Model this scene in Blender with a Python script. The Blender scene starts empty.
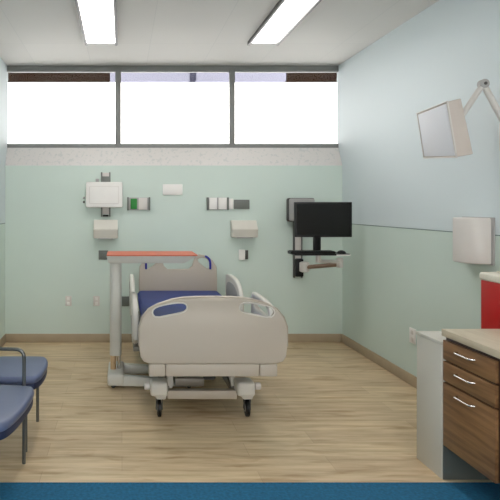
import bpy, bmesh, math, random
from mathutils import Vector, Matrix
random.seed(4)
S = bpy.context.scene
C = S.collection

# ------------------------------------------------------------------ camera, sky, exposure
EYE = 1.48
cd = bpy.data.cameras.new('camera'); cam = bpy.data.objects.new('camera', cd); C.objects.link(cam)
cam.location = (0, 0, EYE); cam.rotation_euler = (math.radians(90), 0, 0)
cd.sensor_width = 36; cd.lens = 36 * 548 / 500
cd.shift_x = 0.256; cd.shift_y = -0.088; cd.clip_start = 0.05
S.camera = cam
w = bpy.data.worlds.new('sky'); S.world = w; w.use_nodes = True
bg = w.node_tree.nodes['Background']
bg.inputs[0].default_value = (1.0, 0.985, 0.965, 1); bg.inputs[1].default_value = 3.5
S.view_settings.view_transform = 'Standard'; S.view_settings.look = 'None'
S.view_settings.exposure = 0.74; S.view_settings.gamma = 1.0
S.view_settings.use_curve_mapping = False
LAMP = 9.2          # ceiling fixture brightness

# ------------------------------------------------------------------ materials
def srgb(r, g, b):
    f = lambda c: (c/255)/12.92 if c/255 <= .04045 else (((c/255)+.055)/1.055)**2.4
    return (f(r), f(g), f(b), 1)

def mat(name, col, rough=.5, metal=0, var=.04, scale=8, bump=0, spec=.5, stretch=(1, 1, 1)):
    m = bpy.data.materials.new(name); m.use_nodes = True
    nt = m.node_tree; N = nt.nodes; L = nt.links
    p = N['Principled BSDF']
    p.inputs['Roughness'].default_value = rough; p.inputs['Metallic'].default_value = metal
    p.inputs['Specular IOR Level'].default_value = spec
    tc = N.new('ShaderNodeTexCoord'); mp = N.new('ShaderNodeMapping'); nz = N.new('ShaderNodeTexNoise')
    mp.inputs['Scale'].default_value = stretch
    L.new(tc.outputs['Object'], mp.inputs[0]); L.new(mp.outputs[0], nz.inputs['Vector'])
    nz.inputs['Scale'].default_value = scale; nz.inputs['Detail'].default_value = 4
    rp = N.new('ShaderNodeValToRGB')
    c = srgb(*col)
    rp.color_ramp.elements[0].position = .3; rp.color_ramp.elements[1].position = .7
    rp.color_ramp.elements[0].color = tuple(x*(1-var) for x in c[:3]) + (1,)
    rp.color_ramp.elements[1].color = tuple(min(1, x*(1+var)) for x in c[:3]) + (1,)
    L.new(nz.outputs['Fac'], rp.inputs[0]); L.new(rp.outputs[0], p.inputs['Base Color'])
    if bump:
        b = N.new('ShaderNodeBump'); b.inputs['Strength'].default_value = bump; b.inputs['Distance'].default_value = .002
        L.new(nz.outputs['Fac'], b.inputs['Height']); L.new(b.outputs[0], p.inputs['Normal'])
    return m

def emis(name, col, strength):
    m = bpy.data.materials.new(name); m.use_nodes = True
    p = m.node_tree.nodes['Principled BSDF']
    p.inputs['Base Color'].default_value = (.9, .9, .9, 1)
    p.inputs['Emission Color'].default_value = col; p.inputs['Emission Strength'].default_value = strength
    return m

GREEN = (204, 218, 209)
BLUE = (208, 218, 220)
M = dict(
    green=mat('wall_green', GREEN, .7, var=.015, scale=2),
    dark_green=mat('seam_grey_green', (120, 138, 132), .6),
    white_wall=mat('front_wall_paint', (200, 200, 190), .8, var=.02),
    base=mat('baseboard_vinyl', (174, 157, 132), .6, var=.05),
    ceiling_edge=mat('ceiling_edge', (150, 150, 146), .6),
    frame=mat('window_metal', (126, 127, 124), .5, metal=.0, var=.03),
    brown=mat('brown_cladding', (24, 14, 9), .8, var=.15, scale=3, spec=0),
    pale=mat('pale_cladding', (108, 108, 121), .8, var=.04, scale=2, spec=0),
    slate=mat('slate_bracket', (48, 48, 60), .8, spec=0),
    beige=mat('bed_plastic', (187, 176, 161), .45, var=.015, scale=3),
    cream=mat('bed_plastic_light', (212, 208, 199), .4, var=.02, scale=3),
    bedgrey=mat('bed_metal_grey', (140, 135, 126), .45, metal=.2),
    darkgrey=mat('dark_grey_plastic', (70, 69, 66), .5),
    navy=mat('mattress_vinyl', (44, 62, 128), .5, var=.08, scale=6),
    bluegrip=mat('blue_plastic', (35, 45, 150), .45),
    black=mat('black_plastic', (11, 11, 12), .4, var=.1, spec=.3),
    screen=mat('screen_glass', (22, 22, 21), .2, var=.02, spec=.3),
    orange=mat('orange_laminate', (198, 104, 74), .5, var=.05, scale=14),
    tbl=mat('table_grey_metal', (204, 203, 195), .4, metal=.0, var=.03),
    chrome=mat('bright_metal', (215, 213, 208), .2, metal=1),
    bronze=mat('tan_metal', (205, 176, 140), .3, metal=.6),
    white=mat('white_plastic', (234, 231, 226), .45, var=.015),
    white2=mat('warm_white_plastic', (214, 208, 202), .45, var=.02),
    offwhite=mat('off_white_box', (207, 203, 192), .5, var=.02),
    grey=mat('grey_plastic', (168, 166, 164), .5, var=.03),
    shade_grey=mat('painted_shade_grey', (90, 95, 90), .6),  # shade on the near face of the white box, as a colour
    plate=mat('dark_plate', (112, 116, 110), .5, var=.04),
    green2=mat('green_outlet_plastic', (22, 128, 42), .45),
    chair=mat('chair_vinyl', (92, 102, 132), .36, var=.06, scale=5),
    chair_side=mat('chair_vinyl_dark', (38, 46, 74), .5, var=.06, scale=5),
    steel=mat('chair_steel', (112, 114, 112), .32, metal=.8),
    box=mat('white_laminate', (200, 197, 186), .55, var=.02, scale=3),
    red=mat('red_plastic', (180, 22, 21), .35, var=.04),
    lid=mat('lid_plastic', (222, 216, 200), .5, var=.06, scale=40),
    arm_brown=mat('arm_brown', (132, 108, 90), .45, metal=.2),
    lampgrey=mat('arm_grey_plastic', (208, 204, 198), .45, var=.02),
    headside=mat('display_casing', (206, 194, 185), .5, var=.02),
    headface=mat('display_face', (232, 232, 236), .7, var=.01),
    diffuser=emis('lamp_diffuser', (1.0, .975, .955, 1), LAMP),
)

def nodes(m): return m.node_tree.nodes, m.node_tree.links
# two tone wall panels: green wainscot panel below, pale blue panel above the seam
def wall_two_tone():
    m = mat('wall_two_tone', GREEN, .65, var=.015, scale=2)
    N, L = nodes(m); p = N['Principled BSDF']
    g = N.new('ShaderNodeNewGeometry'); sx = N.new('ShaderNodeSeparateXYZ')
    L.new(g.outputs['Position'], sx.inputs[0])
    gt = N.new('ShaderNodeMath'); gt.operation = 'GREATER_THAN'; gt.inputs[1].default_value = 1.292
    L.new(sx.outputs['Z'], gt.inputs[0])
    mx = N.new('ShaderNodeMix'); mx.data_type = 'RGBA'
    L.new(gt.outputs[0], mx.inputs['Factor'])
    src = p.inputs['Base Color'].links[0].from_socket
    L.new(src, mx.inputs['A']); mx.inputs['B'].default_value = srgb(*BLUE)
    L.new(mx.outputs['Result'], p.inputs['Base Color'])
    return m
M['two'] = wall_two_tone()

def wood_floor():
    m = bpy.data.materials.new('wood_plank_floor'); m.use_nodes = True
    N, L = nodes(m); p = N['Principled BSDF']; p.inputs['Roughness'].default_value = .42
    p.inputs['Specular IOR Level'].default_value = .35
    tc = N.new('ShaderNodeTexCoord')
    br = N.new('ShaderNodeTexBrick'); L.new(tc.outputs['Object'], br.inputs['Vector'])
    br.inputs['Scale'].default_value = 1; br.inputs['Brick Width'].default_value = 1.2
    br.inputs['Row Height'].default_value = .18; br.inputs['Mortar Size'].default_value = .0016
    br.inputs['Mortar Smooth'].default_value = .3
    br.inputs['Color1'].default_value = srgb(214, 194, 160); br.inputs['Color2'].default_value = srgb(202, 180, 148)
    br.inputs['Mortar'].default_value = srgb(188, 165, 134); br.offset = .37
    mp = N.new('ShaderNodeMapping'); mp.inputs['Scale'].default_value = (1.3, 15, 1); L.new(tc.outputs['Object'], mp.inputs[0])
    nz = N.new('ShaderNodeTexNoise'); nz.inputs['Scale'].default_value = 1.6; nz.inputs['Detail'].default_value = 7
    nz.inputs['Roughness'].default_value = .6
    L.new(mp.outputs[0], nz.inputs['Vector'])
    rp = N.new('ShaderNodeValToRGB'); rp.color_ramp.elements[0].position = .33; rp.color_ramp.elements[1].position = .62
    rp.color_ramp.elements[0].color = (.72, .66, .58, 1); rp.color_ramp.elements[1].color = (1.06, 1.05, 1.04, 1)
    L.new(nz.outputs['Fac'], rp.inputs[0])
    mx = N.new('ShaderNodeMix'); mx.data_type = 'RGBA'; mx.blend_type = 'MULTIPLY'; mx.inputs['Factor'].default_value = .85
    L.new(br.outputs['Color'], mx.inputs['A']); L.new(rp.outputs[0], mx.inputs['B'])
    mp2 = N.new('ShaderNodeMapping'); mp2.inputs['Scale'].default_value = (1.1, 5, 1); L.new(tc.outputs['Object'], mp2.inputs[0])
    n2 = N.new('ShaderNodeTexNoise'); n2.inputs['Scale'].default_value = 2.2; n2.inputs['Detail'].default_value = 5; n2.inputs['Distortion'].default_value = .6
    L.new(mp2.outputs[0], n2.inputs['Vector'])
    r2 = N.new('ShaderNodeValToRGB'); r2.color_ramp.elements[0].position = .30; r2.color_ramp.elements[1].position = .46
    r2.color_ramp.elements[0].color = (.72, .62, .52, 1); r2.color_ramp.elements[1].color = (1.02, 1.02, 1.02, 1)
    L.new(n2.outputs['Fac'], r2.inputs[0])
    m2 = N.new('ShaderNodeMix'); m2.data_type = 'RGBA'; m2.blend_type = 'MULTIPLY'; m2.inputs['Factor'].default_value = .9
    L.new(mx.outputs['Result'], m2.inputs['A']); L.new(r2.outputs[0], m2.inputs['B'])
    L.new(m2.outputs['Result'], p.inputs['Base Color'])
    return m
M['floor'] = wood_floor()

def carpet():
    m = mat('blue_carpet', (22, 96, 132), .9, var=.25, scale=60, bump=.4)
    return m
M['carpet'] = carpet()

def ceiling_mat():
    m = bpy.data.materials.new('ceiling_tiles'); m.use_nodes = True
    N, L = nodes(m); p = N['Principled BSDF']; p.inputs['Roughness'].default_value = .85
    tc = N.new('ShaderNodeTexCoord'); mp = N.new('ShaderNodeMapping')
    mp.inputs['Location'].default_value = (.34 + .61*10, -5.24 + 1.22*10, 0)
    L.new(tc.outputs['Object'], mp.inputs[0])
    br = N.new('ShaderNodeTexBrick'); L.new(mp.outputs[0], br.inputs['Vector']); br.offset = 0
    br.inputs['Scale'].default_value = 1; br.inputs['Brick Width'].default_value = .61; br.inputs['Row Height'].default_value = 1.22
    br.inputs['Mortar Size'].default_value = .004; br.inputs['Mortar Smooth'].default_value = .6
    br.inputs['Color1'].default_value = srgb(209, 207, 202); br.inputs['Color2'].default_value = srgb(206, 204, 199)
    br.inputs['Mortar'].default_value = srgb(198, 197, 193)
    L.new(br.outputs['Color'], p.inputs['Base Color'])
    return m
M['ceiling'] = ceiling_mat()

def terrazzo():
    m = bpy.data.materials.new('speckled_sill'); m.use_nodes = True
    N, L = nodes(m); p = N['Principled BSDF']; p.inputs['Roughness'].default_value = .5
    tc = N.new('ShaderNodeTexCoord'); v = N.new('ShaderNodeTexNoise'); v.inputs['Scale'].default_value = 32
    v.inputs['Detail'].default_value = 2
    L.new(tc.outputs['Object'], v.inputs['Vector'])
    rp = N.new('ShaderNodeValToRGB'); e = rp.color_ramp.elements
    e[0].position = .34; e[0].color = srgb(198, 198, 195); e[1].position = .44; e[1].color = srgb(212, 208, 204)
    L.new(v.outputs['Fac'], rp.inputs[0]); L.new(rp.outputs[0], p.inputs['Base Color'])
    return m
M['sill'] = terrazzo()

def wood(name, c1, c2, stretch, scale=3, rough=.45):
    m = bpy.data.materials.new(name); m.use_nodes = True
    N, L = nodes(m); p = N['Principled BSDF']; p.inputs['Roughness'].default_value = rough
    tc = N.new('ShaderNodeTexCoord'); mp = N.new('ShaderNodeMapping'); mp.inputs['Scale'].default_value = stretch
    L.new(tc.outputs['Object'], mp.inputs[0])
    nz = N.new('ShaderNodeTexNoise'); nz.inputs['Scale'].default_value = scale; nz.inputs['Detail'].default_value = 6
    L.new(mp.outputs[0], nz.inputs['Vector'])
    rp = N.new('ShaderNodeValToRGB'); e = rp.color_ramp.elements
    e[0].position = .35; e[0].color = srgb(*c1); e[1].position = .65; e[1].color = srgb(*c2)
    L.new(nz.outputs['Fac'], rp.inputs[0]); L.new(rp.outputs[0], p.inputs['Base Color'])
    return m
M['drawer'] = wood('walnut_drawer', (114, 80, 50), (148, 108, 70), (14, .9, 14))
M['carcass'] = wood('walnut_carcass', (58, 36, 24), (74, 48, 32), (10, 10, 1))
M['counter'] = wood('counter_laminate', (196, 180, 154), (212, 198, 174), (4, .8, 8), 5)

def glass():
    m = bpy.data.materials.new('window_glass'); m.use_nodes = True
    N, L = nodes(m); out = N['Material Output']; N.remove(N['Principled BSDF'])
    t = N.new('ShaderNodeBsdfTransparent'); g = N.new('ShaderNodeBsdfGlossy'); g.inputs['Roughness'].default_value = .02
    fr = N.new('ShaderNodeFresnel'); fr.inputs['IOR'].default_value = 1.45
    mx = N.new('ShaderNodeMixShader'); L.new(fr.outputs[0], mx.inputs[0]); L.new(t.outputs[0], mx.inputs[1]); L.new(g.outputs[0], mx.inputs[2])
    L.new(mx.outputs[0], out.inputs['Surface'])
    return m
M['glass'] = glass()

# ------------------------------------------------------------------ mesh helpers
def box(bm, x0, x1, y0, y1, z0, z1, bev=0, seg=2):
    t = bmesh.new()
    bmesh.ops.create_cube(t, size=1)
    for v in t.verts:
        v.co = Vector(((x0+x1)/2 + v.co.x*(x1-x0), (y0+y1)/2 + v.co.y*(y1-y0), (z0+z1)/2 + v.co.z*(z1-z0)))
    if bev: bmesh.ops.bevel(t, geom=t.edges[:], offset=bev, segments=seg, affect='EDGES', profile=.5)
    merge(bm, t)

def merge(bm, t):
    me = bpy.data.meshes.new('tmp'); t.to_mesh(me); t.free(); bm.from_mesh(me); bpy.data.meshes.remove(me)

def BX(*a, **k):
    bm = bmesh.new(); box(bm, *a, **k); return bm

def hexa(bm, pts, bev=0, seg=2):
    """8 corners: first four one loop, last four the matching loop"""
    t = bmesh.new(); v = [t.verts.new(p) for p in pts]
    for q in ((0, 1, 2, 3), (7, 6, 5, 4), (0, 4, 5, 1), (1, 5, 6, 2), (2, 6, 7, 3), (3, 7, 4, 0)): t.faces.new([v[i] for i in q])
    bmesh.ops.recalc_face_normals(t, faces=t.faces)
    if bev: bmesh.ops.bevel(t, geom=t.edges[:], offset=bev, segments=seg, affect='EDGES', profile=.5)
    merge(bm, t)

def fillet(path, r, n=6):
    P = [Vector(p) for p in path]; out = [P[0]]
    for i in range(1, len(P)-1):
        a, b, c = P[i-1], P[i], P[i+1]
        d1 = (a-b); d2 = (c-b); rr = min(r, d1.length*.49, d2.length*.49)
        p0 = b + d1.normalized()*rr; p1 = b + d2.normalized()*rr
        for k in range(n+1):
            t = k/n; out.append(p0*(1-t)**2 + b*2*t*(1-t) + p1*t*t)
    out.append(P[-1]); return out

def tube(bm, path, r, n=12, closed=False, rx=None):
    P = [Vector(p) for p in path]; m = len(P); t = bmesh.new(); rings = []; prev = None
    for i, p in enumerate(P):
        if closed: d = (P[(i+1) % m] - P[i-1])
        else: d = P[min(i+1, m-1)] - P[max(i-1, 0)]
        d.normalize()
        if prev is None:
            u = Vector((0, 0, 1)) if abs(d.z) < .9 else Vector((0, 1, 0))
            u = (u - d*u.dot(d)).normalized()
        else: u = (prev - d*prev.dot(d)).normalized()
        prev = u; v = d.cross(u)
        rings.append([t.verts.new(p + (u*math.cos(a)*r + v*math.sin(a)*(rx or r))) for a in [2*math.pi*k/n for k in range(n)]])
    rng = range(m) if closed else range(m-1)
    for i in rng:
        A, B = rings[i], rings[(i+1) % m]
        for k in range(n): t.faces.new((A[k], A[(k+1) % n], B[(k+1) % n], B[k]))
    if not closed: t.faces.new(rings[0][::-1]); t.faces.new(rings[-1])
    bmesh.ops.recalc_face_normals(t, faces=t.faces)
    merge(bm, t)

def TB(path, r, n=12, fil=0, **k):
    bm = bmesh.new(); tube(bm, fillet(path, fil) if fil else path, r, n, **k); return bm

def smooth_loop(pts, it=2):
    for _ in range(it):
        q = []
        for i in range(len(pts)):
            a = pts[i]; b = pts[(i+1) % len(pts)]
            q.append((a[0]*.75+b[0]*.25, a[1]*.75+b[1]*.25)); q.append((a[0]*.25+b[0]*.75, a[1]*.25+b[1]*.75))
        pts = q
    return pts

def rrect(x0, x1, y0, y1, r, n=5):
    o = []
    for cx, cy, a0 in ((x1-r, y1-r, 0), (x0+r, y1-r, 90), (x0+r, y0+r, 180), (x1-r, y0+r, 270)):
        for k in range(n+1):
            a = math.radians(a0 + 90*k/n); o.append((cx+r*math.cos(a), cy+r*math.sin(a)))
    return o

def slab(loops, thick, bev, plane, at):
    """outline with holes, thickened; plane 'xz' (at = Y centre), 'yz' (at = X centre), 'xy' (at = Z centre)"""
    cu = bpy.data.curves.new('tmp', 'CURVE'); cu.dimensions = '2D'; cu.fill_mode = 'BOTH'
    for lp in loops:
        sp = cu.splines.new('POLY'); sp.points.add(len(lp)-1); sp.use_cyclic_u = True
        for i, (a, b) in enumerate(lp): sp.points[i].co = (a, b, 0, 1)
    cu.extrude = thick/2 - bev; cu.bevel_depth = bev; cu.bevel_resolution = 2; cu.offset = -bev
    ob = bpy.data.objects.new('tmp', cu); C.objects.link(ob)
    dg = bpy.context.evaluated_depsgraph_get(); me = bpy.data.meshes.new_from_object(ob.evaluated_get(dg))
    bm = bmesh.new(); bm.from_mesh(me); bpy.data.meshes.remove(me); bpy.data.objects.remove(ob); bpy.data.curves.remove(cu)
    bmesh.ops.remove_doubles(bm, verts=bm.verts, dist=1e-5)
    for v in bm.verts:
        a, b, c = v.co
        v.co = {'xz': Vector((a, at+c, b)), 'yz': Vector((at+c, a, b)), 'xy': Vector((a, b, at+c))}[plane]
    bmesh.ops.recalc_face_normals(bm, faces=bm.faces)
    return bm

def lathe(bm, prof, c, axis='z', n=24):
    t = bmesh.new(); rings = []
    for r, h in prof:
        ring = []
        for k in range(n):
            a = 2*math.pi*k/n; x, y = r*math.cos(a), r*math.sin(a)
            p = {'z': (x, y, h), 'x': (h, x, y), 'y': (x, h, y)}[axis]
            ring.append(t.verts.new(Vector(c) + Vector(p)))
        rings.append(ring)
    for A, B in zip(rings, rings[1:]):
        for k in range(n): t.faces.new((A[k], A[(k+1) % n], B[(k+1) % n], B[k]))
    t.faces.new(rings[0]); t.faces.new(rings[-1])
    bmesh.ops.recalc_face_normals(t, faces=t.faces)
    merge(bm, t)

ORG = {}
def link(name, bm, material, parent=None):
    me = bpy.data.meshes.new(name)
    if parent is not None and ORG.get(parent): bmesh.ops.translate(bm, verts=bm.verts, vec=-Vector(ORG[parent]))
    ang = math.radians(38)
    for e in bm.edges:
        e.smooth = not (len(e.link_faces) == 2 and e.calc_face_angle(0) > ang)
    for f in bm.faces: f.smooth = True
    bm.to_mesh(me); bm.free(); me.materials.append(material)
    o = bpy.data.objects.new(name, me); C.objects.link(o)
    if parent is not None: o.parent = parent; ORG[o] = ORG.get(parent)
    return o

def tag(o, label, cat, group=None):
    o['label'] = label; o['category'] = cat
    if group: o['group'] = group
    return o
def thing(name, label, cat, loc=(0, 0, 0), group=None):
    o = bpy.data.objects.new(name, None); C.objects.link(o); o.location = loc; ORG[o] = tuple(loc)
    o.empty_display_size = .1
    return tag(o, label, cat, group)
def struct(name, bm, material, parent=None):
    o = link(name, bm, material, parent)
    if parent is None: o['kind'] = 'structure'
    return o
def copy_tree(o, parent=None):
    c = o.copy(); C.objects.link(c)
    if parent: c.parent = parent
    for ch in list(o.children): copy_tree(ch, c)
    return c

# ------------------------------------------------------------------ the room
XL, XR, YB, YW, YF, H = -1.27, 2.395, 5.957, 6.08, -1.6, 3.034
ZS0, ZS1 = 1.920, 2.124          # sloped sill: wall edge, window edge
T = .12
YJ = 2.928                        # wood / carpet joint
struct('floor', BX(XL-T, XR+T, YJ, YB+.3, -.1, 0), M['floor'])
struct('floor_carpet', BX(XL-T, XR+T, YF-T, YJ, -.1, 0.0), M['carpet'])
struct('ceiling', BX(XL-T, XR+T, YF-T, YB+.15, H, H+.1), M['ceiling'])
struct('wall_left', BX(XL-T, XL, YF-T, YB+.15, 0, H), M['two'])
struct('wall_right', BX(XR, XR+T, YF-T, YB+.15, 0, H), M['two'])
bm = bmesh.new()   # wall behind the camera, its wide window added to let in fill light
for a in ((XL, -1.1, 0, H), (2.25, XR, 0, H), (-1.1, 2.25, 0, .5), (-1.1, 2.25, 2.6, H)): box(bm, a[0], a[1], YF-T, YF, a[2], a[3])
struct('wall_front', bm, M['white_wall'])
bm = bmesh.new()
for a in ((-1.1, -1.05, .5, 2.6), (2.2, 2.25, .5, 2.6), (.545, .605, .5, 2.6), (-1.05, 2.2, .5, .55), (-1.05, 2.2, 2.55, 2.6)): box(bm, a[0], a[1], YF-.09, YF-.03, a[2], a[3], .003)
w2 = struct('window_fill', bm, M['frame'])
for x0, x1 in ((-1.05, .545), (.605, 2.2)): link('pane', BX(x0-.003, x1+.003, YF-.063, YF-.057, .547, 2.553), M['glass'], w2)
struct('wall_back', BX(XL, XR, YB, YB+.19, 0, ZS0), M['green'])
bm = bmesh.new()   # sloped window ledge
hexa(bm, [(XL, YB, ZS0), (XL, YB+.19, ZS0), (XL, YB+.19, ZS1), (XL, YW-.02, ZS1), (XR, YB, ZS0), (XR, YB+.19, ZS0), (XR, YB+.19, ZS1), (XR, YW-.02, ZS1)])
struct('trim_sill', bm, M['sill'])
struct('baseboard_back', BX(XL+.012, XR-.012, YB-.012, YB, 0, .092, bev=.003), M['base'])
struct('baseboard_right', BX(XR-.012, XR, 3.23, YB, 0, .092, bev=.003), M['base'])
struct('baseboard_left', BX(XL, XL+.012, YF, YB, 0, .092, bev=.003), M['base'])
struct('trim_right', BX(XR-.0015, XR, YF, YB, 1.289, 1.296), M['dark_green'])
struct('trim_left', BX(XL, XL+.0015, YF, YB, 1.289, 1.296), M['dark_green'])
struct('trim_joint', BX(XL, XR, YJ-.004, YJ+.004, -.01, .0015), M['carpet'])

# window band: frame, two mullions and three panes
ZT, ZB = H, ZS1
fb = bmesh.new()
box(fb, XL, XR, YW-.02, YW+.024, 2.964, ZT, .003)
box(fb, XL, XR, YW-.02, YW+.024, ZB, ZB+.046, .003)
for x0, x1 in ((-.074, -.011), (1.190, 1.248)): box(fb, x0, x1, YW-.03, YW+.024, ZB+.02, 2.99, .003)
win = struct('window_1', fb, M['frame'])
for x0, x1 in ((XL+.005, -.07), (-.013, 1.192), (1.246, XR-.005)):
    link('pane', BX(x0-.003, x1+.003, YW+.012, YW+.018, ZB+.04, 2.98), M['glass'], win)

# outside: canopy seen at the top of the panes
cn = thing('exterior_canopy', 'building canopy outside the high windows, brown cladding at both ends and pale panels between', 'canopy', (.7, 7.5, 3.213))
link('brown_fascia', BX(-3.4, -.164, 7.5, 7.6, 3.192, 3.6, .01), M['brown'], cn)
link('brown_fascia', BX(2.247, 4.6, 7.5, 7.6, 3.192, 3.6, .01), M['brown'], cn)
link('pale_fascia', BX(-.164, .93, 7.5, 7.6, 3.192, 3.6, .004), M['pale'], cn)
link('pale_fascia', BX(1.01, 2.247, 7.5, 7.6, 3.192, 3.6, .004), M['pale'], cn)
link('slate_bracket', BX(.93, 1.01, 7.49, 7.6, 3.192, 3.6, .004), M['slate'], cn)

# ceiling lights
def ceiling_light(x0, x1, y0, y1, label):
    t = thing('ceiling_light', label, 'ceiling light', ((x0+x1)/2, (y0+y1)/2, H), 'ceiling lights')
    f = bmesh.new(); z0 = H-.034
    box(f, x0-.022, x0, y0-.016, y1+.016, z0, H); box(f, x1, x1+.022, y0-.016, y1+.016, z0, H)
    box(f, x0, x1, y0-.016, y0, z0, H); box(f, x0, x1, y1, y1+.006, z0+.01, H)
    link('frame', f, M['darkgrey'], t)
    link('diffuser', BX(x0, x1, y0, y1, H-.012, H-.001), M['diffuser'], t)
    return t
ceiling_light(-.328, -.066, 4.0, 5.175, 'long white recessed ceiling light above the head of the left side of the bed')
ceiling_light(1.210, 1.455, 4.0, 5.175, 'long white recessed ceiling light nearer the right wall')
ceiling_light(-.328, -.066, .4, 1.6, 'unseen ceiling light added over the carpeted end to light the room, left one')  # this pair is unseen, added to brighten the room
ceiling_light(1.210, 1.455, .4, 1.6, 'unseen ceiling light added over the carpeted end to light the room, right one')

# ------------------------------------------------------------------ hospital bed
CX = .594
bed = thing('hospital_bed', 'beige hospital bed with blue mattress, moulded footboard and side rails', 'hospital bed', (CX, 4.7, 0))
mir = lambda L: [(-a, b) for a, b in L][::-1]
half = [(0, .886), (.12, .885), (.20, .880), (.27, .868), (.36, .838), (.42, .805), (.462, .755), (.484, .69), (.484, .565), (.475, .50), (.452, .465), (.405, .452)]
outl = half + mir(half)[:-1]
hole = [(.18, .850), (.25, .850), (.345, .832), (.392, .812), (.398, .776), (.372, .753), (.28, .770), (.195, .788), (.168, .812)]
def sh(L): return [(a+CX, b) for a, b in L]
holeR = sh(smooth_loop(hole, 1)); holeL = sh(smooth_loop(mir(hole), 1))
fbd = link('footboard', slab([sh(outl), holeR, holeL], .045, .010, 'xz', 3.583), M['beige'], bed)
for h in (holeR, holeL):
    link('rim_highlight', TB([(a, 3.563, b) for a, b in h], .0055, 8, closed=True), M['cream'], fbd)  # pale ring puts the bevel highlight of the hole into the colour
link('edge_strip', TB([(a+CX, 3.583, b+.002) for a, b in ([(x, z) for x, z in mir(half[:9])] + half[1:9])], .021, 8, rx=.005), M['beige'], fbd)
bm = BX(CX-.308, CX+.302, 3.568, 3.64, .369, .450, bev=.006)
link('foot_bumper', bm, M['beige'], bed)
for a, b in ((-.418, -.311), (.305, .418)):
    link('corner_bumper', BX(CX+a, CX+b, 3.566, 3.66, .369, .450, bev=.006), M['beige'], bed)
# headboard
hh = [(.0, .811), (.112, .811), (.15, .845), (.172, .93), (.215, .968), (.30, .955), (.365, .905), (.408, .837), (.414, .70), (.414, .40), (.36, .36)]
ho = hh + mir(hh)[:-1]
hk = [(.195, .905), (.24, .935), (.30, .925), (.335, .885), (.335, .815), (.30, .818)]
hb = link('headboard', slab([sh(ho), sh(smooth_loop(hk, 1)), sh(smooth_loop(mir(hk), 1))], .04, .008, 'xz', 5.82), M['beige'], bed)
for s in (1, -1):
    link('blue_grip', TB([(CX+s*a, 5.797, b) for a, b in ((.285, .950), (.315, .935), (.338, .905), (.340, .86), (.340, .812))], .011, 8, fil=.03), M['bluegrip'], hb)
# deck, mattress
link('deck', BX(.20, .99, 3.62, 5.79, .385, .440, bev=.008), M['bedgrey'], bed)
mt = slab([rrect(.168, 1.012, 3.625, 5.79, .05)], .148, .03, 'xy', .516)
mt = link('mattress', mt, M['navy'], bed)
link('piping', TB([(a, b, .562) for a, b in rrect(.166, 1.014, 3.623, 5.792, .05)], .004, 6, closed=True), M['bluegrip'], mt)
# side rails: outlines in the Y,Z plane
def rail(x, o, hole, panel, name):
    p = link(name, slab([o] + ([hole] if hole else []), .044, .014, 'yz', x), M['cream'], bed)
    link('rail_panel', slab([panel], .050, .004, 'yz', x), M['grey'], p)
    cy = sum(a for a, b in o)/len(o)
    link('rail_bracket', BX(x-.012, x+.012, cy-.06, cy+.06, .40, .47, bev=.004), M['bedgrey'], p)
for x in (CX-.496, CX+.500):
    rail(x, smooth_loop([(5.69, .44), (5.69, .76), (5.62, .79), (5.24, .79), (5.06, .72), (5.00, .62), (5.00, .44)], 2),
         None, smooth_loop([(5.63, .50), (5.63, .72), (5.26, .73), (5.10, .67), (5.07, .60), (5.07, .50)], 2), 'head_side_rail')
    rail(x, smooth_loop([(4.56, .44), (4.56, .765), (4.50, .775), (4.10, .765), (4.0, .74), (3.97, .62), (3.99, .44)], 2),
         smooth_loop([(4.50, .655), (4.50, .735), (4.10, .73), (4.04, .70), (4.05, .655)], 2),
         smooth_loop([(4.49, .50), (4.49, .61), (4.06, .61), (4.06, .50)], 1), 'foot_side_rail')
for s in (CX-.42, CX+.42):
    link('rail_mount', BX(min(s, s+(.09 if s > CX else -.09)), max(s, s+(.09 if s > CX else -.09)), 4.1, 5.5, .392, .425, bev=.004), M['bedgrey'], bed)
# undercarriage
BC = .566
bm = bmesh.new()
for s in (-1, 1): box(bm, BC+s*.255-.03, BC+s*.255+.03, 3.92, 5.62, .125, .185, .006)
box(bm, BC-.29, BC+.29, 5.50, 5.56, .125, .185, .006)
link('base_frame', bm, M['bedgrey'], bed)
link('crossbar', BX(BC-.245, BC+.245, 3.86, 3.915, .118, .178, bev=.005), M['beige'], bed)
for s in (-1, 1):
    for y0, y1 in ((3.96, 4.12), (5.35, 5.05)):
        bm = bmesh.new(); x = BC+.01+s*.235
        hexa(bm, [(x-.022, y0-.025, .17), (x+.022, y0-.025, .17), (x+.022, y0+.025, .17), (x-.022, y0+.025, .17),
                  (x-.022-s*.03, y1-.025, .40), (x+.022-s*.03, y1-.025, .40), (x+.022-s*.03, y1+.025, .40), (x-.022-s*.03, y1+.025, .40)], .004)
        link('lift_arm', bm, M['cream'], bed)
link('motor_box', BX(BC-.17, BC+.05, 4.1, 4.35, .125, .19, bev=.01), M['bedgrey'], bed)
link('actuator', TB([(BC+.05, 4.2, .16), (BC+.14, 4.2, .16), (BC+.14, 4.9, .36)], .014, 12, fil=.02), M['darkgrey'], bed)
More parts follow.
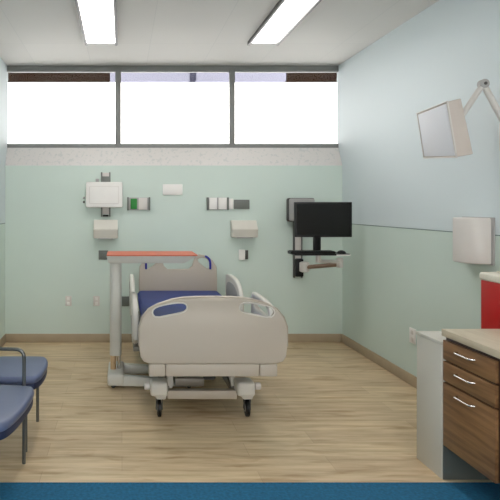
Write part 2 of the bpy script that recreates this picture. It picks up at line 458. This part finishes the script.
def caster(x, y, s):
    bm = bmesh.new()
    box(bm, x-.065, x+.062, y-.05, y+.09, .150, .250, .022, 3)
    hexa(bm, [(x-.05, y-.04, .18), (x+.055, y-.04, .18), (x+.055, y+.06, .18), (x-.05, y+.06, .18),
              (x-.02, y-.03, .125), (x+.045, y-.03, .125), (x+.045, y+.04, .125), (x-.02, y+.04, .125)], .008)
    c = link('caster_housing', bm, M['cream'], bed)
    bm = bmesh.new(); bx = x + s*.085
    lathe(bm, [(.012, -.022), (.024, -.018), (.026, 0), (.024, .018), (.012, .022)], (bx, y-.01, .215), 'x', 16)
    link('bumper_roller', bm, M['white2'], c)
    bm = bmesh.new(); lathe(bm, [(.05, -.014), (.062, -.010), (.062, .010), (.05, .014)], (x + (.0 if s < 0 else .012), y+.0, .062), 'x', 28)
    wh = link('wheel', bm, M['black'], c)
    bm = bmesh.new(); lathe(bm, [(.010, -.018), (.028, -.016), (.028, .016), (.010, .018)], (x + (.0 if s < 0 else .012), y, .062), 'x', 20)
    link('hub', bm, M['grey'], wh)
    f = bmesh.new(); xx = x + (.0 if s < 0 else .012)
    for q in (-1, 1): box(f, xx+q*.021-.003, xx+q*.021+.003, y-.02, y+.02, .05, .14, .002)
    link('fork', f, M['darkgrey'], c)
caster(.262, 3.86, -1); caster(.868, 3.86, 1); caster(.262, 5.52, -1); caster(.868, 5.52, 1)

# ------------------------------------------------------------------ overbed table
ob = thing('overbed_table', 'grey wheeled overbed table with an orange top standing at the left of the bed', 'overbed table', (-.05, 4.6, 0))
bm = slab([rrect(-.125, .61, 4.395, 4.775, .03)], .010, .003, 'xy', 1.082)
top = link('table_top', bm, M['orange'], ob)
bm = bmesh.new()
hexa(bm, [(-.125, 4.40, 1.077), (.605, 4.40, 1.077), (.605, 4.77, 1.077), (-.125, 4.77, 1.077),
          (-.11, 4.42, 1.018), (.50, 4.42, 1.018), (.50, 4.75, 1.018), (-.11, 4.75, 1.018)], .005)
link('support_tray', bm, M['tbl'], ob)
bm = slab([rrect(-.102, -.004, 4.545, 4.655, .035)], .80, .004, 'xy', .635)
link('column', bm, M['tbl'], ob)
bm = slab([rrect(-.097, -.050, 4.565, 4.635, .02)], .17, .003, 'xy', .165)
link('inner_column', bm, M['bronze'], ob)
link('guide_rod', TB([(-.025, 4.60, .09), (-.025, 4.60, .25)], .014, 14), M['chrome'], ob)
link('base', BX(-.118, .02, 4.42, 4.83, .022, .118, bev=.022, seg=3), M['tbl'], ob)
for y0, y1 in ((4.425, 4.50), (4.755, 4.83)):
    bm = bmesh.new()
    hexa(bm, [(0, y0, .022), (.58, y0, .022), (.58, y1, .022), (0, y1, .022), (0, y0+.004, .105), (.58, y0+.004, .060), (.58, y1-.004, .060), (0, y1-.004, .105)], .008)
    lg = link('base_leg', bm, M['tbl'], ob)
    for x in (-.07, .545):
        bm = bmesh.new(); lathe(bm, [(.012, -.012), (.0195, -.009), (.0195, .009), (.012, .012)], (x, (y0+y1)/2, .0195), 'y', 16)
        link('caster', bm, M['darkgrey'], lg)

# ------------------------------------------------------------------ chairs
def chair(name, label, W, D, legs_w, arms, group):
    """faces +X, origin on the floor under the seat centre"""
    t = thing(name, label, 'chair', (0, 0, 0), group)
    n = 10; fr = []
    hw = W/2
    # bowed seat outline
    pts = [(D/2-.05, -hw), (-D/2, -hw+.02), (-D/2, hw-.02), (D/2-.05, hw), (D/2+.005, hw-.06), (D/2+.02, 0), (D/2+.005, -hw+.06)]
    o = smooth_loop(pts, 3)
    s = link('seat', slab([o], .05, .02, 'xy', .425), M['chair'], t)
    o2 = [(a*.985, b*.985) for a, b in o]
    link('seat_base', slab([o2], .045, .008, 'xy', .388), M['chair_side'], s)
    # backrest
    bm = bmesh.new(); x0 = -D/2-.03
    hexa(bm, [(x0, -hw+.03, .50), (x0+.05, -hw+.03, .50), (x0+.05, hw-.03, .50), (x0, hw-.03, .50),
              (x0-.09, -hw+.05, .86), (x0-.045, -hw+.05, .86), (x0-.045, hw-.05, .86), (x0-.09, hw-.05, .86)], .02, 3)
    link('backrest', bm, M['chair'], t)
    r = .0105; lw = legs_w/2; xf = D/2-.075
    for q in (-1, 1):
        y = q*lw; yo = q*(hw+.012) if arms else y
        if arms:
            p = link('front_leg', TB([(xf, y, 0), (xf, y, .37)], r), M['steel'], t)
            link('armrest', TB([(xf, y, .36), (xf, y, .655), (x0-.03, y, .655)], r, fil=.05), M['steel'], t)
        else:
            link('front_leg', TB([(xf, y, 0), (xf, y, .37)], r), M['steel'], t)
        link('rear_leg', TB([(-D/2-.02, y, 0), (-D/2, y, .40), (x0-.065, y, .80)], r, fil=.05), M['steel'], t)
        link('side_rail', TB([(xf, y, .36), (-D/2-.0, y, .36)], r), M['steel'], t)
    return t
c2 = chair('armless_chair', 'blue vinyl chair without arms by the left wall, the farther one from the camera', .50, .52, .463, False, None)
c2.location = (-.765, 3.535, 0)
c1 = chair('arm_chair', 'wide blue vinyl chair with bent steel tube armrests, nearest the camera at the left', .60, .56, .555, True, None)
c1.rotation_euler = (0, 0, math.radians(-6))
c1.location = (-.796, 2.8955, 0)

# ------------------------------------------------------------------ cabinet, counter, white box, red container (right side)
CXF = 1.752
def cabinet(y0, y1, label):
    t = thing('drawer_cabinet', label, 'cabinet', (2.07, (y0+y1)/2, 0))
    link('body', BX(CXF, XR-.002, y0, y1, .192, .779, bev=.002), M['carcass'], t)
    link('plinth', BX(2.02, XR-.002, y0, y1-.007, 0, .195), M['darkgrey'], t)
    ym = (y0+y1)/2 + .016
    for z0, z1 in ((.654, .758), (.540, .644), (.189, .530)):
        d = link('drawer', BX(CXF-.017, CXF, y0+.013, y1, z0, z1, bev=.0015), M['drawer'], t)
        zc = z1-.036
        link('handle', TB([(CXF-.017, ym-.07, zc), (CXF-.042, ym-.06, zc), (CXF-.042, ym+.06, zc), (CXF-.017, ym+.07, zc)], .0048, 10, fil=.012), M['chrome'], d)
    return t
cabinet(2.535, 2.962, 'walnut base cabinet with three drawers and silver bar pulls under a counter')
cabinet(1.30, 1.74, 'unseen walnut drawer cabinet added for shade under the near end of the counter')  # unseen, added with the longer counter to darken the space beneath
tag(link('countertop', BX(1.728, XR-.001, 1.28, 2.966, .779, .816, bev=.003), M['counter']), 'beige laminate countertop lying on the walnut drawer cabinet', 'countertop')
wb = thing('white_box', 'low white boxed casing standing on the floor behind the walnut drawer cabinet', 'cabinet', (2.06, 3.1, 0))
link('body', BX(1.73, XR-.014, 2.968, 3.218, 0.0, .725, bev=.003), M['box'], wb)
link('shade_panel', BX(1.737, 2.018, 2.9625, 2.968, .0, .188), M['shade_grey'], wb)  # dark sheet painting the shade on the white box below the drawers
link('top_panel', BX(1.726, XR-.001, 2.967, 3.222, .725, .746, bev=.004), M['box'], wb)
rd = thing('waste_container', 'red plastic waste container with a white lid standing beyond the counter', 'container', (2.22, 3.11, .746))
bm = slab([rrect(2.088, 2.375, 2.975, 3.205, .025)], .306, .006, 'xy', .899)
link('body', bm, M['red'], rd)
bm = bmesh.new(); bm2 = slab([rrect(2.081, 2.382, 2.970, 3.212, .03)], .046, .014, 'xy', 1.073); merge(bm, bm2)
ld = link('lid', bm, M['lid'], rd)
link('lid_flap', slab([rrect(2.15, 2.33, 3.02, 3.16, .02)], .012, .004, 'xy', 1.100), M['lid'], ld)

# ------------------------------------------------------------------ wall devices
def plate_bm(x0, x1, z0, z1, d=.010, y=YB, bev=.003): return BX(x0, x1, y-d, y, z0, z1, bev=bev)
# duplex outlets
def outlet(x0, x1, z0, z1, label):
    t = thing('power_outlet', label, 'wall outlet', ((x0+x1)/2, YB, (z0+z1)/2), 'wall outlets')
    link('plate', plate_bm(x0, x1, z0, z1, .008), M['white2'], t)
    for k in (.27, .73):
        zc = z0+(z1-z0)*k; link('socket', BX((x0+x1)/2-.015, (x0+x1)/2+.015, YB-.011, YB-.006, zc-.016, zc+.016, bev=.002), M['white'], t)
outlet(-.615, -.548, .394, .502, 'white wall outlet low on the green wall, farther left of the pair')
outlet(-.312, -.243, .394, .502, 'white wall outlet low on the green wall, just left of the overbed table column')
t = thing('power_outlet', 'white wall outlet low on the right wall beyond the white boxed casing', 'wall outlet', (XR, 4.51, .413), 'wall outlets')
link('plate', BX(XR-.008, XR, 4.462, 4.556, .350, .474, bev=.003), M['white'], t)
for zc in (.384, .440): link('socket', BX(XR-.011, XR-.006, 4.492, 4.526, zc-.016, zc+.016, bev=.002), M['white2'], t)
# dark plates
def dark_plate(x0, x1, z0, z1, label):
    t = thing('dark_outlet', label, 'outlet', ((x0+x1)/2, YB, (z0+z1)/2))
    link('plate', plate_bm(x0, x1, z0, z1, .012), M['plate'], t)
    link('socket', BX(x0+.02, x1-.02, YB-.016, YB-.010, z0+.02, z1-.02, bev=.002), M['plate'], t)
dark_plate(-.254, -.150, .898, .998, 'dark grey square outlet at the left end of the orange table top')
dark_plate(-.002, .084, .392, .498, 'dark grey outlet low on the wall between table column and bed')
dark_plate(1.215, 1.384, 1.448, 1.548, 'dark grey rectangular outlet right of the white switch panel')
# white blank plate
tag(link('blank_plate', plate_bm(.442, .658, 1.600, 1.716, .012, bev=.004), M['white']), 'white blank rectangular wall plate above the middle of the bed', 'wall plate')
# panel with green outlet
t = thing('gas_outlet_panel', 'small wall panel with one green and one grey square outlet between dark bars', 'wall panel', (.18, YB, 1.50))
link('back_plate', plate_bm(.060, .302, 1.436, 1.572, .012), M['grey'], t)
for x in (.056, .288): link('end_bar', BX(x, x+.018, YB-.035, YB, 1.432, 1.576, bev=.003), M['plate'], t)
link('green_outlet', BX(.094, .162, YB-.026, YB-.010, 1.447, 1.560, bev=.003), M['green2'], t)
link('grey_outlet', BX(.180, .274, YB-.024, YB-.010, 1.440, 1.568, bev=.003), M['white2'], t)
t = thing('switch_panel', 'white double switch panel between dark bars above the right side of the bed', 'wall panel', (1.07, YB, 1.50))
link('back_plate', plate_bm(.925, 1.154, 1.440, 1.572, .010), M['grey'], t)
for x in (.919, 1.139): link('end_bar', BX(x, x+.019, YB-.030, YB, 1.436, 1.574, bev=.003), M['plate'], t)
for x0, x1 in ((.946, 1.028), (1.046, 1.134)): link('switch_plate', BX(x0, x1, YB-.022, YB-.008, 1.444, 1.570, bev=.003), M['white'], t)
link('side_plate', BX(1.161, 1.209, YB-.015, YB, 1.446, 1.560, bev=.003), M['white'], t)
t = thing('call_switch', 'small white switch with a dark side below the right wall box', 'switch', (1.32, YB, .95))
link('plate', BX(1.268, 1.335, YB-.020, YB, .895, 1.006, bev=.003), M['white'], t)
link('dark_side', BX(1.338, 1.368, YB-.018, YB, .902, 1.000, bev=.002), M['darkgrey'], t)
# sloped boxes
def wall_box(x0, x1, z0, z1, label):
    t = thing('dispenser_box', label, 'dispenser', ((x0+x1)/2, YB, (z0+z1)/2), 'off-white dispenser boxes on the green wall')
    zm = z0 + (z1-z0)*.48; pr = [(YB, z1), (YB-.05, z1), (YB-.125, zm), (YB-.105, z0), (YB, z0)]
    bm = bmesh.new(); A = [bm.verts.new((x0, y, z)) for y, z in pr]; B = [bm.verts.new((x1, y, z)) for y, z in pr]
    bm.faces.new(A); bm.faces.new(B[::-1])
    for i in range(5): bm.faces.new((A[i], B[i], B[(i+1) % 5], A[(i+1) % 5]))
    bmesh.ops.recalc_face_normals(bm, faces=bm.faces)
    bmesh.ops.bevel(bm, geom=bm.edges[:], offset=.005, segments=2, affect='EDGES')
    link('body', bm, M['offwhite'], t)
    link('slot_lip', BX(x0+.05, x1-.05, YB-.11, YB-.07, z0-.006, z0+.004, bev=.002), M['grey'], t)
wall_box(-.304, -.046, 1.133, 1.331, 'off-white sloped dispenser box below the white wall display')
wall_box(1.178, 1.450, 1.143, 1.325, 'off-white sloped dispenser box above the right side rail of the bed')

# white display on bracket (left)
t = thing('bedside_display', 'white framed wall display on a metal bracket, left of the green outlet panel', 'display', (-.19, YB, 1.6))
bk = bmesh.new()
for x in (-.228, -.140): box(bk, x, x+.016, YB-.05, YB, 1.365, 1.845, .002)
box(bk, -.218, -.135, YB-.045, YB-.03, 1.70, 1.80, .002)
link('bracket', bk, M['plate'], t)
link('bracket_plate', BX(-.212, -.14, YB-.030, YB, 1.39, 1.84, bev=.003), M['white2'], t)
link('side_clip', BX(-.285, -.25, YB-.04, YB, 1.72, 1.775, bev=.003), M['grey'], t)
link('cable_socket', BX(-.208, -.144, YB-.06, YB-.028, 1.366, 1.385, bev=.004), M['black'], t)
h = link('housing', slab([rrect(-.387, .006, 1.464, 1.738, .018)], .045, .008, 'xz', YB-.0725), M['white'], t)
link('screen', slab([rrect(-.345, -.038, 1.508, 1.688, .008)], .008, .003, 'xz', YB-.0970), M['white'], h)
link('screen_rim', TB([(a, YB-.0965, b) for a, b in rrect(-.347, -.036, 1.506, 1.690, .010)], .0032, 6, closed=True), M['white2'], h)
for z, m_ in ((1.522, 'darkgrey'), (1.568, 'grey')):
    bm = bmesh.new(); lathe(bm, [(.006, 0), (.012, -.004), (.012, -.018), (.006, -.022)], (-.398, YB-.075, z), 'x', 14)
    link('knob', bm, M[m_], h)

# paper towel dispenser on the right wall
t = thing('towel_dispenser', 'pale curved-front dispenser on the right wall above the red container', 'dispenser', (XR, 3.67, 1.25))
pts = []
for k in range(17):
    a = math.pi*k/16
    pts.append((XR-.012-.132*math.sin(a)**.75, 3.68-.142*math.cos(a)))
bm = slab([pts], .300, .008, 'xy', 1.252)
link('cover', bm, M['white2'], t)
link('back_plate', BX(XR-.012, XR, 3.515, 3.845, 1.098, 1.406, bev=.003), M['grey'], t)
# arm mounted bedside display
t = thing('arm_display', 'boxy white display head tilted on a jointed grey arm from the right wall', 'display', (XR, 3.36, 1.9))
F = [Vector(v) for v in ((1.974, 3.66, 2.098), (1.966, 3.31, 2.110), (2.022, 3.31, 1.775), (2.020, 3.66, 1.802))]
off = Vector((.092, .015, .024))
bm = bmesh.new(); hexa(bm, F + [p+off+Vector((.018, 0, -.004))*(p.z < 1.9) for p in F], .006)
hd = link('housing', bm, M['headside'], t)
nrm = -off.normalized(); cen = sum(F, Vector())/4
G = [cen + (p-cen)*.94 for p in F]
bm = bmesh.new(); hexa(bm, [p+nrm*.006 for p in G] + [p-nrm*.01 for p in G], .002)
link('screen', bm, M['headface'], hd)
bm = bmesh.new(); tube(bm, [p+nrm*.002 for p in F], .006, 8, closed=True); link('bezel', bm, M['white2'], hd)
J = (2.215, 3.36, 2.228)
bm = TB([(2.085, 3.36, 2.035), J], .017, 14); link('upper_arm', bm, M['lampgrey'], t)
bm = TB([J, (2.378, 3.36, 1.925)], .019, 14); link('lower_arm', bm, M['lampgrey'], t)
bm = bmesh.new(); lathe(bm, [(.016, -.022), (.028, -.018), (.028, .018), (.016, .022)], J, 'y', 20); kn = link('elbow_joint', bm, M['grey'], t)
bm = bmesh.new(); lathe(bm, [(.006, -.028), (.010, -.026), (.010, -.021), (.006, -.021)], J, 'y', 12); link('bolt', bm, M['darkgrey'], kn)
link('wall_mount', BX(XR-.04, XR, 3.29, 3.43, 1.82, 2.0, bev=.01), M['lampgrey'], t)

# ------------------------------------------------------------------ wall mounted computer station
t = thing('tray_workstation', 'wall track with a folding arm carrying a thin tray in the far right corner', 'workstation', (1.9, YB, 1.0))
bm = bmesh.new(); box(bm, 1.866, 1.940, YB-.034, YB-.0, .712, 1.47, .002); link('track', bm, M['white2'], t)
bm = bmesh.new()
for x in (1.856, 1.936): box(bm, x, x+.011, YB-.045, YB, .705, 1.47, .002)
link('track_edge', bm, M['darkgrey'], t)
link('carriage', BX(1.862, 1.945, YB-.10, YB-.034, .72, .915, bev=.015), M['black'], t)
bm = bmesh.new(); lathe(bm, [(.03, -.055), (.05, -.045), (.05, .045), (.03, .055)], (1.93, 5.80, .835), 'z', 20)
link('shoulder_joint', bm, M['white2'], t)
bm = TB([(1.93, 5.80, .83), (2.20, 5.58, .885)], .022, 12, rx=.03); link('lower_arm', bm, M['arm_brown'], t)
bm = bmesh.new(); lathe(bm, [(.02, -.05), (.032, -.045), (.032, .045), (.02, .05)], (2.21, 5.56, .905), 'z', 18); link('elbow_joint', bm, M['white2'], t)
bm = TB([(2.20, 5.56, .915), (1.93, 5.36, .940)], .018, 12, rx=.026); link('upper_arm', bm, M['white2'], t)
bm = TB([(1.92, 5.36, .93), (1.92, 5.36, 1.016)], .025, 14); link('tray_post', bm, M['white2'], t)
bm = slab([rrect(1.64, 2.165, 5.19, 5.44, .02)], .016, .004, 'xy', 1.018)
tr = link('tray', bm, M['black'], t)
link('tray_lip', BX(2.03, 2.165, 5.183, 5.19, 1.010, 1.020, bev=.001), M['white'], tr)
# monitor on the tray
m = thing('computer_monitor', 'black computer monitor standing on the wall-mounted tray', 'monitor', (1.93, 5.40, 1.026))
h = link('housing', slab([rrect(1.686, 2.245, 1.176, 1.518, .006)], .035, .004, 'xz', 5.365), M['black'], m)
link('screen', BX(1.706, 2.225, 5.3445, 5.350, 1.200, 1.498), M['screen'], h)
link('neck', BX(1.882, 1.956, 5.385, 5.405, 1.03, 1.25, bev=.004), M['black'], m)
link('foot', slab([rrect(1.80, 2.04, 5.325, 5.435, .02)], .010, .003, 'xy', 1.031), M['black'], m)
kb = thing('keyboard', 'slim black keyboard lying on the tray in front of the monitor', 'keyboard', (1.80, 5.26, 1.026))
bm = slab([rrect(1.605, 2.03, 5.195, 5.318, .01)], .022, .004, 'xy', 1.037); link('body', bm, M['black'], kb)
bm = bmesh.new()
for r in range(5):
    for c in range(18): box(bm, 1.617+c*.0225, 1.636+c*.0225, 5.202+r*.0225, 5.221+r*.0225, 1.046, 1.052)
link('keys', bm, M['black'], kb)
bm = bmesh.new(); bmesh.ops.create_uvsphere(bm, u_segments=20, v_segments=12, radius=1)
for v in bm.verts: v.co = Vector((2.105+v.co.x*.042, 5.255+v.co.y*.05, 1.026+max(0, v.co.z)*.030))
tag(link('computer_mouse', bm, M['black']), 'black computer mouse at the right end of the tray', 'mouse')
t = thing('equipment_box', 'grey equipment box with rounded corners on the wall behind the monitor', 'equipment box', (1.93, YB, 1.44))
link('case', slab([rrect(1.785, 2.075, 1.312, 1.566, .02)], .055, .006, 'xz', YB-.0275), M['darkgrey'], t)
link('front_cover', slab([rrect(1.797, 2.068, 1.318, 1.560, .02)], .030, .006, 'xz', YB-.068), M['grey'], t)
